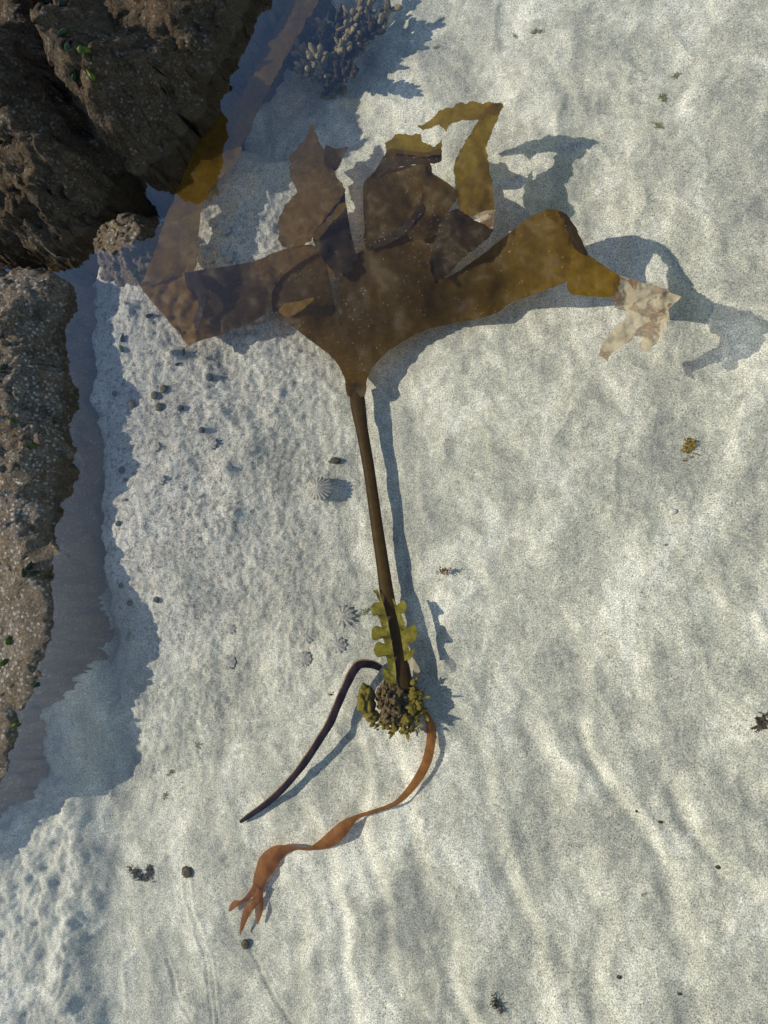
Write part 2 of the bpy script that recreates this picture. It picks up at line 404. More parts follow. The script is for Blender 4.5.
# ------------------------------------------------------------------ boulders
def boulder(name, label, poly_px, prof, mat, step=.0045, rough=.03, seed=0, zfun=None, jag=.035, zscale=None):
    P = w2(poly_px, 0.)
    xs = [p[0] for p in P]; ys = [p[1] for p in P]
    X, Y = np.meshgrid(np.arange(max(min(xs), -2.3)-.2, max(xs)+.2, step), np.arange(max(min(ys), -1.2)-.2, min(max(ys), 2.4)+.2, step))
    d = sdf(X, Y, P)+jag*fbm(X, Y, 6, 4, seed)+.010*fbm(X, Y, 30, 3, seed+4)
    Z = np.interp(d, [a for a, _ in prof], [b for _, b in prof])
    Z = Z+rough*fbm(X, Y, 7, 5, seed+9, .6)*sst(-.05, .12, d)+.007*fbm(X, Y, 38, 4, seed+5, .65)+.006*(.5-worley(X, Y, 45, seed))
    Z = Z+.004*fbm(X, Y, 120, 2, seed+6)
    if zscale is not None: Z = np.where(Z > 0, Z*zscale(X, Y), Z)
    if zfun is not None: Z = Z+zfun(X, Y, d)
    wall = sst(-.2, 0, d)
    X2 = X+.014*fbm(Z*1.3+X*.3, Y, 24, 4, seed+7)*wall; Y2 = Y+.014*fbm(X, Z*1.3+Y*.3, 24, 4, seed+8)*wall
    return tag(link(name, grid_mesh(X2, Y2, Z), mat), label, 'boulder')
A_poly = [(300,-110),(268,-40),(246,20),(222,66),(194,112),(166,152),(126,180),(98,208),(84,236),(44,256),(-60,262),(-300,120),(-300,-260),(200,-300)]
def grooveA(X, Y, d):
    px, py = topx(X, Y, .16+0*X)
    g = polyline_d(px, py, [(30,-60),(38,30),(50,90),(72,150),(92,190)])
    return -.16*np.exp(-(g/17)**2)+.04*np.exp(-((g-34)/18)**2)-.05*sst(60, 0, px)
boulder('boulder', 'large dark brown boulder filling the top left corner above the water', A_poly,
        [(-.30,-.75),(-.05,-.24),(0,0),(.035,.12),(.08,.175),(.25,.22),(1.2,.32)], M['rockd'], seed=3, zscale=lambda X, Y: .62+.60*sst(60, 130, topx(X, Y, 0*X)[1]), zfun=grooveA, rough=.04)
C_poly = [(-400,262),(0,268),(40,270),(66,284),(62,304),(54,322),(56,350),(60,400),(62,470),(58,540),(52,600),(48,655),(34,700),(14,745),(-8,785),(-60,850),(-400,1000)]
def lowC(X, Y):
    px, py = topx(X, Y, 0*X); return (1-.78*sst(390, 640, py))*(1-.30*sst(345, 290, py))
boulder('boulder', 'grey brown barnacle crusted boulder along the left edge below the dark gap', C_poly,
        [(-.3,-.75),(-.06,-.20),(-.03,-.09),(0,0),(.022,.055),(.05,.085),(.14,.125),(.3,.17),(1.2,.30)], M['rockb'], seed=13, jag=.026, rough=.022, zscale=lowC, zfun=lambda X, Y, d: -.35*sst(520, 600, topx(X, Y, 0*X)[1])*sst(0, -.03, d))
D_poly = [(96,236),(104,222),(122,216),(140,224),(134,240),(118,252),(100,254)]
boulder('boulder', 'small pale crusted rock at the waterline between the two dark boulders', D_poly,
        [(-.12,-.20),(0,0),(.03,.010),(.2,.016)], M['rockb'], step=.003, seed=23, jag=.012, rough=.01)
# ------------------------------------------------------------------ kelp
def catmull(P, n=5, closed=True):
    out = []; m = len(P)
    rng = range(m if closed else m-1)
    for i in rng:
        if closed: p0, p1, p2, p3 = P[i-1], P[i], P[(i+1) % m], P[(i+2) % m]
        else: p0, p1, p2, p3 = P[max(i-1, 0)], P[i], P[i+1], P[min(i+2, m-1)]
        for k in range(n):
            t_ = k/n
            out.append(tuple(.5*((2*b_)+(-a_+c_)*t_+(2*a_-5*b_+4*c_-d_)*t_*t_+(-a_+3*b_-3*c_+d_)*t_**3) for a_, b_, c_, d_ in zip(p0, p1, p2, p3)))
    if not closed: out.append(tuple(P[-1]))
    return out
def sheet(name, outline, zc, mat, parent, jag=.6, wav=.006, seed=0, cell=3.0, sharp=False, wsc=.03, jf=.12):
    pts = []
    if sharp:
        m = len(outline)
        for i in range(m):
            a, b2 = outline[i], outline[(i+1) % m]; k = max(1, int(math.hypot(a[0]-b2[0], a[1]-b2[1])/4))
            pts += [(a[0]+(b2[0]-a[0])*j/k, a[1]+(b2[1]-a[1])*j/k) for j in range(k)]
    else: pts = catmull(outline, 6)
    ar = np.array(pts)
    ar = ar+jag*np.stack([fbm(ar[:,0], ar[:,1], jf, 3, seed+1, .7), fbm(ar[:,0], ar[:,1], jf, 3, seed+2, .7)], -1)*2.2
    vs = [Vector((float(a), float(b2))) for a, b2 in ar]; n0 = len(vs)
    x0, y0 = ar.min(0); x1, y1 = ar.max(0)
    gx, gy = np.meshgrid(np.arange(x0, x1, cell), np.arange(y0, y1, cell))
    gx = gx+_h(gx*7, gy*5, 2)*cell*.5; gy = gy+_h(gx*3, gy*9, 4)*cell*.5
    s_ = sdf(gx, gy, [tuple(q) for q in ar])
    for a, b2 in zip(gx[s_ > cell*.45], gy[s_ > cell*.45]): vs.append(Vector((float(a), float(b2))))
    r_ = delaunay_2d_cdt(vs, [], [list(range(n0))], 1, 1e-5)
    V2 = np.array([tuple(v) for v in r_[0]])
    zc = np.array(zc, float)
    dd = (V2[:,0][:,None]-zc[:,0])**2+(V2[:,1][:,None]-zc[:,1])**2
    w_ = 1/(dd+60)**1.3; z = (w_*zc[:,2]).sum(1)/w_.sum(1)
    edge = np.clip(1-np.abs(sdf(V2[:,0], V2[:,1], [tuple(q) for q in ar]))/9, 0, 1)
    z = z+wav*fbm(V2[:,0], V2[:,1], wsc, 3, seed+11)+edge*wav*.45*fbm(V2[:,0], V2[:,1], .10, 2, seed+12)
    z = np.minimum(z, -.004)
    out = [at(float(a), float(b2), float(c)) for (a, b2), c in zip(V2, z)]
    return link(name, mesh(out, [tuple(f) for f in r_[2]]), mat, parent)
base = on(400, 705)
K = empty('kelp', base, 'large brown kelp with long stalk and torn blades spread across the middle of the pool', 'kelp')
body = [(348,396),(344,378),(338,365),(328,354),(315,344),(300,332),(290,324),(281,317),(273,312),(272,300),(273,289),(281,278),(292,268),(305,259),(318,251),
        (325,258),(329,276),(336,310),(339,318),(339,296),(340,276),(350,262),(362,250),(380,240),(396,231),(410,222),(430,216),(447,214),(462,222),(470,240),(463,256),(450,272),(443,279),
        (455,273),(479,257),(502,239),(524,221),(540,212),(556,210),(566,216),(573,230),(571,252),(568,279),(545,290),(511,303),(497,313),(475,319),(450,324),(432,328),(419,333),(400,343),(385,354),(374,366),(367,380),(364,396)]
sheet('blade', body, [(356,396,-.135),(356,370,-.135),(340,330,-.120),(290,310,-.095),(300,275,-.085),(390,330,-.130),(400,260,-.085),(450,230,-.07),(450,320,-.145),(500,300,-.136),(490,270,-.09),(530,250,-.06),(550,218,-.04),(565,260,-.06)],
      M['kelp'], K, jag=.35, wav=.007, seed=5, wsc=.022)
KB = K
# gold-lit patch on the left corner of the body, painted as an overlay sheet
sheet('frond', [(279,311),(286,304),(300,301),(314,297),(309,304),(298,312),(288,317)], [(279,311,-.085),(314,297,-.075)], M['kelpl'], K, seed=8, wav=.003)
# right arm end, curling down
o = sheet('frond', [(541,212),(554,209),(566,214),(574,228),(581,246),(590,256),(605,266),(618,275),(620,281),(615,295),(601,297),(585,296),(569,292),(567,270),(568,248),(566,234),(556,222)],
      [(545,212,-.030),(568,222,-.022),(568,290,-.040),(585,254,-.022),(617,280,-.03)], M['kelpg'], K, jag=.5, wav=.012, seed=15)
tt = sheet('frond', [(612,281),(618,274),(632,279),(647,284),(655,283),(663,288),(672,293),(681,297),(676,304),(668,309),(670,318),(664,331),(656,343),(647,354),(639,348),(643,336),(636,336),(628,343),(615,350),(606,361),(597,357),(604,342),(612,331),(620,323),(628,313),(614,307),(611,298)],
      [(612,280,-.03),(660,290,-.025),(680,298,-.015),(600,357,-.05),(647,354,-.05),(630,320,-.035)], M['tatter_and_gleam'], K, jag=1.5, wav=.010, seed=17, cell=2.0, wsc=.06, sharp=True, jf=.35)
tt['label'] = 'bleached translucent torn tip of the right arm'
sheet('fold', [(558,211),(567,215),(576,228),(583,244),(588,255),(581,254),(573,245),(568,232),(563,222)], [(560,212,-.020),(586,254,-.014),(575,235,-.016)], M['kelpd'], K, jag=.5, seed=61, wav=.002, cell=2)
sheet('fold', [(186,272),(198,275),(204,285),(205,300),(201,318),(197,330),(194,318),(198,303),(194,290),(186,282)], [(190,274,-.028),(204,300,-.028),(197,328,-.034)], M['kelpd'], K, jag=.9, seed=62, wav=.003, cell=2)
sheet('fold', [(366,246),(380,238),(396,230),(410,219),(420,205),(424,208),(414,224),(402,236),(384,245),(370,251)], [(366,248,-.077),(422,206,-.062)], M['kelpd'], K, jag=.7, seed=63, wav=.002, cell=2)
sheet('fold', [(313,236),(322,224),(333,212),(343,202),(345,207),(338,217),(328,228),(318,240)], [(313,236,-.054),(345,204,-.041)], M['kelpg'], K, jag=1., seed=64, wav=.002, cell=2)
# upper centre blades
sheet('frond', [(363,188),(368,178),(377,171),(395,168),(414,165),(429,163),(432,172),(428,190),(421,204),(413,219),(404,232),(385,240),(366,248),(364,222)],
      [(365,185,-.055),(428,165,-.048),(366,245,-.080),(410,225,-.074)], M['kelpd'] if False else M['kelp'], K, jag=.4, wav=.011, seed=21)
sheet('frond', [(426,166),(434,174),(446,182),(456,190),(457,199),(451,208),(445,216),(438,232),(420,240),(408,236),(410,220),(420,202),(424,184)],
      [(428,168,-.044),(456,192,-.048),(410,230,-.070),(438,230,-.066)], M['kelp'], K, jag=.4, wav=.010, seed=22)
sheet('frond', [(372,176),(380,163),(387,151),(398,149),(412,151),(428,152),(441,148),(441,161),(429,164),(414,165),(395,168),(380,172)],
      [(372,176,-.050),(440,150,-.036),(400,150,-.04)], M['kelpd'], K, jag=.5, wav=.005, seed=23)
sheet('frond', [(386,153),(388,143),(397,134),(406,135),(416,133),(422,136),(425,144),(433,146),(440,142),(442,136),(442,149),(437,156),(412,156),(396,154)],
      [(386,152,-.026),(440,148,-.020),(405,135,-.034)], M['kelpg'], K, jag=1.2, wav=.004, seed=24, cell=2.4)
sheet('frond', [(442,218),(456,209),(466,214),(478,222),(493,228),(488,238),(477,247),(468,254),(458,263),(446,276),(436,284),(430,262),(436,236)],
      [(456,210,-.048),(490,230,-.045),(440,280,-.084),(436,240,-.066)], M['kelpd'], K, jag=.6, wav=.011, seed=25)
g = sheet('frond', [(476,214),(490,210),(494,211),(494,221),(492,229),(484,224),(477,219)], [(476,214,-.032),(494,212,-.028),(492,229,-.030)], M['tatter_and_gleam'], K, seed=26, wav=.003)  # highlight on the dark blade, painted as a pale sheet
g['label'] = 'white gleam on the dark corner blade, made as a pale sheet'
sheet('frond', [(459,208),(456,190),(455,165),(458,154),(464,143),(471,133),(478,121),(486,108),(495,104),(502,104),(500,113),(497,121),(491,134),(486,148),(488,160),(490,171),(493,190),(494,212),(484,215),(470,216)],
      [(459,208,-.045),(494,210,-.040),(455,165,-.05),(490,170,-.04),(478,121,-.03),(502,104,-.022)], M['kelpg'], K, jag=.8, wav=.012, seed=27)
sheet('frond', [(417,127),(429,121),(439,112),(451,107),(463,103),(478,102),(492,103),(503,104),(500,112),(489,116),(478,121),(463,119),(450,126),(444,131),(439,126),(428,129)],
      [(417,127,-.040),(450,110,-.03),(500,104,-.018),(478,121,-.024)], M['kelpg'], K, jag=1.2, wav=.005, seed=28, cell=2.4)
# left upright blade
sheet('frond', [(326,146),(336,149),(347,147),(343,157),(338,168),(330,172),(324,160)], [(326,150,-.06),(346,147,-.05),(338,168,-.06)], M['kelpd'], K, seed=31, wav=.004)
sheet('frond', [(344,192),(346,205),(350,228),(354,245),(357,260),(352,268),(345,274),(338,278),(330,268),(322,258),(313,238),(322,222),(334,206)],
      [(344,192,-.052),(357,260,-.080),(338,278,-.084),(313,238,-.062)], M['kelpd'], K, jag=.4, wav=.011, seed=32)
sheet('frond', [(313,123),(315,127),(317,136),(320,143),(325,150),(331,166),(339,180),(345,192),(336,204),(326,217),(314,236),(303,246),(290,248),(282,246),(278,234),(278,221),(282,211),(289,200),(296,191),(293,182),(289,172),(291,163),(289,158),(294,151),(302,141),(308,132)],
      [(313,123,-.075),(300,160,-.07),(345,192,-.045),(282,212,-.08),(282,246,-.085),(314,236,-.058)], M['kelpp'], K, jag=.9, wav=.012, seed=33)
# left arm
sheet('frond', [(322,250),(308,245),(292,247),(279,251),(267,256),(255,261),(240,264),(222,267),(206,269),(190,272),(172,276),(156,281),(140,285),(152,301),(166,317),(178,331),(188,344),(205,339),(222,334),(240,327),(255,320),(268,312),(271,302),(272,290),(281,278),(300,263)],
      [(320,250,-.083),(255,290,-.072),(205,270,-.045),(190,340,-.055),(140,285,-.03),(268,310,-.09),(280,255,-.08)], M['kelpp'], K, jag=.35, wav=.010, seed=41)
sheet('frond', [(140,285),(152,281),(164,277),(178,273),(187,271),(186,284),(194,296),(200,306),(197,320),(200,332),(196,341),(188,345),(178,332),(166,318),(152,302)],
      [(140,285,-.024),(187,271,-.036),(188,344,-.046),(200,310,-.04),(180,300,-.034)], M['kelpl'], K, jag=.5, wav=.010, seed=42, wsc=.07)
# far strip running up the left
sheet('frond', [(140,285),(146,274),(152,258),(158,240),(164,222),(172,204),(180,184),(188,166),(193,154),(201,138),(212,124),(226,110),(238,98),(247,84),(256,66),(266,48),(277,26),(290,2),(300,-22),(326,-22),(316,4),(304,26),(292,46),(282,64),(272,84),(265,98),(258,112),(248,134),(238,156),(224,174),(208,192),(203,206),(200,220),(197,246),(194,270),(172,278),(156,284)],
      [(140,285,-.022),(195,270,-.034),(164,222,-.024),(205,190,-.034),(193,154,-.026),(240,150,-.040),(247,85,-.030),(285,60,-.040),(300,0,-.045)], M['kelpg'], K, jag=1.3, wav=.005, seed=43)
# stipe
sp = catmull([(356,384,-.143),(358,405,-.140),(362,430,-.140),(369,470,-.142),(376,520,-.142),(382,560,-.140),(387,595,-.136),(393,630,-.131),(399,662,-.128),(402,690,-.127)], 6, False)
sw = np.interp([p[1] for p in sp], [384,405,430,480,560,620,655,690], [7.,8,6.3,6,6.6,8,9,12])
mb = MB(); mb.tube([at(*p) for p in sp], [w_/F*(at(p[0], p[1], p[2])-CAM).length for p, w_ in zip(sp, sw)], 14, .62)
mb.build('stipe', M['stipe'], K)
def serp(P, z0, rad, name, seed):
    Q = catmull([(a, b2, z0+.006*math.sin(i*1.9+seed)) for i, (a, b2) in enumerate(P)], 6, False)
    n = len(Q); mb = MB()
    rr = [rad*(.62+.38*math.sin(math.pi*min(1, (i+1)/n*1.05)))*(1+.2*math.sin(i*.55)+.08*math.sin(i*1.9)) for i in range(n)]
    mb.tube([at(*q) for q in Q], rr, 12, .8); return mb.build(name, M['frill'], K)
def ruffle(P, side, w, lam, name, ph=0., A=.010, B=.013):
    Q = catmull(P, 8, False); C3 = [at(*q) for q in Q]; vs = []; fs = []; nv = 9; L = 0; n = 0
    # resample
    pts = []; step = .0012; acc = 0
    for a, b2 in zip(C3[:-1], C3[1:]):
        l_ = (b2-a).length; k = max(1, int(l_/step))
        pts += [a.lerp(b2, q/k) for q in range(k)]
    tot = len(pts)
    for i_, c in enumerate(pts):
        t_ = (pts[min(i_+3, tot-1)]-pts[max(i_-3, 0)]).normalized(); o_ = t_.cross(Vector((0,0,1))).normalized()*side; s_ = i_*step
        env = min(1, .25+2.4*i_/tot)*min(1, .4+4*(tot-i_)/tot)
        f_ = 2*math.pi*s_/lam+ph+.8*math.sin(s_*70)
        for j in range(nv+1):
            v = j/nv; k = v**1.2
            vs.append(c+o_*(.006+w*env*v*(.60+.32*math.cos(f_)+.11*math.cos(2*f_)))+t_*A*env*k*math.sin(2*f_)+t_*(-.006*k*math.cos(f_))+Vector((0,0,B*env*k*math.sin(f_)+.004+.0012*math.sin(s_*900+v*5)*v)))
    for i_ in range(tot-1):
        for j in range(nv): a = i_*(nv+1)+j; fs.append((a, a+1, a+nv+2, a+nv+1))
    return link(name, mesh(vs, fs), M['frill'], K)
ruffle([(381,588,-.128),(388,606,-.120),(393,628,-.117),(397,650,-.114),(400,672,-.114),(400,688,-.116)], 1, .034, .038, 'frill', .4, .0095, .013)
ruffle([(390,600,-.124),(395,620,-.122),(399,640,-.120),(402,662,-.118)], -1, .030, .034, 'frill', 2., .009, .012)
wf = sheet('frond', [(408,660),(414,659),(419,668),(421,671),(416,673),(411,667)], [(408,660,-.11),(420,671,-.11)], M['tatter_and_gleam'], K, seed=51, wav=.002, cell=1.5); wf['label'] = 'white torn scrap beside the stalk'
# holdfast
hb = MB()
rs = random.Random(4)
c0 = at(393, 700, -.128)
hb.blob(c0, .028, (.82, 1.25, .8), 30, 22, .42, 2, 3.4)
hb.blob(c0+Vector((.006, -.022, -.004)), .020, (1.1, .9, .8), 22, 16, .45, 5, 4)
for k in range(80):
    a = rs.uniform(0, 2*math.pi); r_ = .031*math.sqrt(rs.random())
    hb.blob(c0+Vector((r_*math.cos(a)*.85, r_*math.sin(a)*1.2-.004, .020*math.sqrt(max(0, 1-(r_/.036)**2))+rs.uniform(-.006, .004))), rs.uniform(.0014, .0044)*rs.choice((1, 1, 1.6)), (1, rs.uniform(.6, 1.4), rs.uniform(.6, 1.2)), 7, 5, .5, k)
for k in range(14):
    a = 2*math.pi*k/14+rs.uniform(-.2, .2)
    hb.tube([c0+Vector((math.cos(a), math.sin(a), -.1))*.02, c0+Vector((math.cos(a)*.034, math.sin(a)*.034, -.012)), c0+Vector((math.cos(a)*.042, math.sin(a)*.04, -.028))], [.005, .004, .002], 7)
HF = hb.build('holdfast', M['hold'], K)
gb = MB()
gb.blob(at(366, 700, -.115), .0185, (.80, 1.25, .7), 26, 18, .32, 7, 3)
gb.blob(at(372, 716, -.12), .013, (1.1, .8, .7), 18, 12, .35, 8, 3)
for k in range(40):
    a = rs.uniform(-1.1, 2.3); q = rs.uniform(9, 24)
    gb.blob(at(399+q*math.cos(a)*1.05, 707+q*math.sin(a)*1.1, -.112-rs.uniform(0, .02)), rs.uniform(.003, .0095), (1, rs.uniform(.7, 1.2), .55), 12, 9, .55, k+20, 3)
for k in range(90):
    a = rs.uniform(-1.1, 2.9); q = rs.uniform(12, 30)
    p = at(397+q*math.cos(a), 706+q*math.sin(a), -.118-rs.uniform(0, .012))
    gb.leaf(p, Vector((math.cos(a)+rs.uniform(-.5, .5), -math.sin(a)+rs.uniform(-.5, .5), rs.uniform(-.2, .9))), (0, 0, 1), rs.uniform(.006, .013), rs.uniform(.004, .009), 4, rs.uniform(-.3, .8))
gb.build('algae_growth', M['growth'], HF)
# ------------------------------------------------------------------ ribbons
def ribbon(P, name, mat, parent, n=6, offs=(-1, 1), dz=0., seg=6):
    """P: px, py, z, width px, roll deg"""
    Q = catmull(P, n, False); vs = []; fs = []; C3 = [at(q[0], q[1], q[2]+dz) for q in Q]
    for k, q in enumerate(Q):
        t_ = (C3[min(k+1, len(Q)-1)]-C3[max(k-1, 0)]).normalized()
        sd = t_.cross(Vector((0,0,1))).normalized(); nn = sd.cross(t_); a = R(q[4]); d_ = sd*math.cos(a)+nn*math.sin(a)
        hw = q[3]*.5/F*(C3[k]-CAM).length
        for j in range(seg+1):
            u = offs[0]+(offs[1]-offs[0])*j/seg
            vs.append(C3[k]+d_*hw*u+nn*hw*.22*(1-u*u)+nn*hw*.10*math.sin(k*.9+u*2))
    for k in range(len(Q)-1):
        for j in range(seg): a = k*(seg+1)+j; fs.append((a, a+1, a+seg+2, a+seg+1))
    return link(name, mesh(vs, fs), mat, parent)
rb = empty('ribbon_seaweed', on(340, 835), 'narrow twisted orange red seaweed ribbon trailing below the kelp root ball', 'seaweed')
ribbon([(425,712,-.145,7,60),(431,728,-.148,9,25),(430,748,-.147,9,20),(424,768,-.147,9,25),(412,787,-.148,8,35),(396,803,-.150,7,50),(375,811,-.151,7,55),(357,817,-.152,7,50),(346,825,-.150,11,25),(335,836,-.150,13,5),(322,845,-.152,11,35),(308,849,-.154,7,55),(292,848,-.154,9,50),(278,852,-.154,14,25),(267,864,-.155,17,10),(260,880,-.157,12,15),(257,893,-.159,9,10)], 'blade', M['ribbon'], rb)
for P in ([(258,884,-.157,8,0),(252,893,-.158,6,20),(243,901,-.156,4,45),(235,904,-.155,6,10),(229,911,-.158,2,0)],
          [(260,889,-.156,7,0),(256,900,-.157,7,15),(249,908,-.157,8,0),(245,917,-.158,6,25),(240,934,-.159,1.5,0)],
          [(260,890,-.160,5,0),(261,901,-.161,4,40),(260,911,-.161,5,10),(257,924,-.162,2,0)]):
    ribbon(P, 'blade_tip', M['ribbon'], rb)
ds = empty('strap_seaweed', on(300, 760), 'slender blackish purple seaweed strap reaching down left from the kelp root ball', 'seaweed')
SP = [(381,668,-.136,8,15),(372,664,-.128,9,10),(360,664,-.120,9,10),(353,671,-.120,10,0),(346,685,-.122,9,0),(338,703,-.125,9,0),(330,722,-.128,9,0),(319,740,-.132,8,0),(306,760,-.137,8,0),(292,778,-.142,7,0),(276,795,-.147,7,0),(260,808,-.152,6,0),(247,817,-.156,5,0),(240,822,-.158,3,0)]
ribbon(SP, 'blade', M['strip'], ds, offs=(-1, .62))
ribbon(SP, 'blade_edge', M['stripe'], ds, offs=(.62, .9), seg=2)
# ------------------------------------------------------------------ bushy weed (top)
bz = empty('bushy_seaweed', at(345, 70, -.16), 'dense clump of stubby dark seaweed sprigs at the top edge beside the big boulder', 'seaweed')
rs = random.Random(11)
root = at(336, 84, -.15)
def sprig(mb, p, d, L, r0, rs_):
    q = Vector(p); pts = [q.copy()]; d = d.normalized()
    for k in range(5):
        d = (d+Vector((rs_.uniform(-.3, .3), rs_.uniform(-.3, .3), rs_.uniform(-.1, .2)))).normalized(); q = q+d*L/5; pts.append(q.copy())
    for p_ in pts: p_.z = min(p_.z, -.012)
    mb.tube(pts, [r0*.5, r0*.7, r0, r0*1.15, r0*1.1, r0*.45], 7)
    return pts
for br in range(13):
    mb = MB(); fr_ = br/12
    ex, ey = [(288,62),(296,50),(305,74),(308,38),(322,30),(318,60),(338,18),(345,50),(360,5),(372,30),(378,-8),(390,10),(352,72)][br]
    tip = at(ex, ey, rs.uniform(-.11, -.075)); ax = tip-root
    stem = [root, root+ax*.3+Vector((0,0,.012)), root+ax*.65+Vector((0,0,.008)), tip]
    Q = catmull([tuple(v) for v in stem], 6, False)
    mb.tube(Q, .0032, 7)
    for k in range(60):
        i = rs.randint(3, len(Q)-1); p = Vector(Q[i])
        d = (ax.normalized()*rs.uniform(.2, 1.1)+Vector((rs.uniform(-1, 1), rs.uniform(-1, 1), rs.uniform(-.3, 1))))
        pts = sprig(mb, p, d, rs.uniform(.016, .036), rs.uniform(.0032, .0062), rs)
    mb.build('branch', M['bushy'] if br % 3 else M['bushyd'], bz)
bb = MB()
for k in range(30):
    a = rs.uniform(0, 6.28); sprig(bb, root+Vector((rs.uniform(-.02,.02), rs.uniform(-.02,.02), -.01)), Vector((math.cos(a), math.sin(a)-.4, .5)), rs.uniform(.02,.04), .004, rs)
bb.build('base_tuft', M['growth'], bz)
# ------------------------------------------------------------------ small life
def snail(px, py, size, label, mat='snail', group=None, name='snail'):
    p = on(px, py); e = empty(name, p, label, 'snail', group); rs_ = random.Random(int(px*7+py))
    mb = MB(); pts = []; rad = []; a0 = rs_.uniform(0, 6.28)
    for k in range(40):
        t_ = k/39; a = a0+t_*2*math.pi*2.6; rr = size*.52*(1-t_)**1.1
        pts.append(p+Vector((rr*math.cos(a), rr*math.sin(a), size*(.35+.75*t_)))); rad.append(size*.48*(1-t_)**.9+size*.06)
    p = p-Vector((0, 0, size*rs_.uniform(0, .35))); mb.tube(pts, rad, 9); mb.blob(p+Vector((0, 0, size*.4)), size*.62, (1, 1, .7), 10, 7, .05)
    mb.build('shell', M[mat], e)
    fb = MB(); d = Vector((math.cos(a0), math.sin(a0), 0))
    fb.blob(p+d*size*.55+Vector((0, 0, size*.12)), size*.45, (1, .8, .35), 8, 6, .1); fb.build('foot', M['strip'], e)
    return e
snail(189, 871, .0125, 'olive brown snail at the head of a double furrow in the sand', 'olsnail')
snail(246, 943, .0095, 'small dark snail just below the forked tip of the red ribbon seaweed', 'olsnail')
snail(123, 470, .0085, 'black snail with two dark specks beside it above the left water channel')
snail(122, 586, .0065, 'tiny grey snail uppermost of three on the pale slope right of the channel')
snail(131, 603, .0075, 'black snail left of its twin on the pale slope')
snail(157, 600, .0075, 'round blue black snail alone on the pale slope below the crusted shelf')
snail(119, 524, .007, 'faint grey snail half dusted with sand at the shelf edge')
snail(211, 378, .010, 'dark round snail right of the knobbly lump under the kelp arm tip')
snail(181, 409, .008, 'blue grey snail just right of the cluster of three')
snail(203, 430, .008, 'blue grey snail furthest down right from the cluster of three')
snail(133, 404, .009, 'brown grey snail left of the cluster of three on the shelf', 'olsnail')
snail(116, 394, .0075, 'blue grey snail nearest the water channel on the shelf')
for a, b2, l in ((156, 396, 'left and palest of the three clustered olive snails on the shelf'), (165, 390, 'upper right one of the three clustered olive snails'), (160, 407, 'lowest of the three clustered olive snails')):
    snail(a, b2, .010, l, 'olsnail', 'cluster of three olive snails')
def limpet(px, py, size, label, ribs=11, depth=.28, mat='limpet', tall=.32):
    p = on(px, py)+Vector((0, 0, .002)); nr, na = 9, ribs*4; vs = [p+Vector((size*.06, 0, size*tall))]; fs = []
    rs_ = random.Random(int(px+py*3)); ph = [rs_.uniform(.75, 1.2) for _ in range(ribs)]
    for i in range(1, nr+1):
        t_ = i/nr
        for j in range(na):
            a = 2*math.pi*j/na; c = .5+.5*math.cos(a*ribs); rad = size*t_*(1+depth*t_*(c-.5)*ph[int(j*ribs/na) % ribs])
            vs.append(p+Vector((rad*math.cos(a), rad*.9*math.sin(a), size*(tall*(1-t_**1.3)+.10*t_*(c-.4)))))
    for j in range(na): fs.append((0, 1+j, 1+(j+1) % na))
    for i in range(nr-1):
        for j in range(na): q = 1+i*na; fs.append((q+j, q+na+j, q+na+(j+1) % na, q+(j+1) % na))
    return tag(link('limpet', mesh([v for v in vs], fs), M[mat]), label, 'limpet')
limpet(344, 616, .021, 'star shaped ridged limpet just left of the stalk frill', 12, .36)
limpet(338, 645, .017, 'dark smaller ridged limpet directly below the star shaped one', 10, .2)
limpet(306, 636, .016, 'upper of the two ridged limpets further left of the frill', 10, .2)
limpet(304, 659, .016, 'lower of the two ridged limpets further left of the frill', 11, .18)
limpet(229, 662, .016, 'pale buried limpet alone on the sandy slope far left of the root ball', 10, .2, tall=.3)
limpet(230, 628, .013, 'faint sandy limpet above the pale buried one', 9, .25, tall=.3)
limpet(213, 223, .012, 'left one of the paired limpets above the gap in the kelp arm', 10, .15)
limpet(226, 231, .012, 'right one of the paired limpets above the gap in the kelp arm', 10, .15)
limpet(211, 259, .012, 'lower left limpet tucked just above the kelp arm', 10, .15)
limpet(229, 258, .013, 'lower right limpet tucked just above the kelp arm', 9, .15)
limpet(155, 447, .012, 'tan flat limpet in the middle of the crusted shelf', 9, .2, tall=.3)
limpet(211, 444, .014, 'tan rough limpet right of the middle of the crusted shelf', 9, .3, tall=.3)
limpet(320, 489, .026, 'large round limpet mound left of the middle of the stalk', 18, .12, tall=.55)
limpet(160, 480, .012, 'yellowish small limpet low on the crusted shelf', 8, .25, tall=.3)
def surf(px, py):     # first hit on any mesh built so far (rocks), found by scene ray cast
    dg = bpy.context.evaluated_depsgraph_get()
    d = ray(px, py).normalized(); o_ = CAM.copy()
    for _ in range(6):
        hit, loc, nrm, _, ob, _ = S.ray_cast(dg, o_, d)
        if not hit: return at(px, py, 0), Vector((0, 0, 1))
        if ob.name != 'water': return loc, nrm
        o_ = loc+d*1e-4
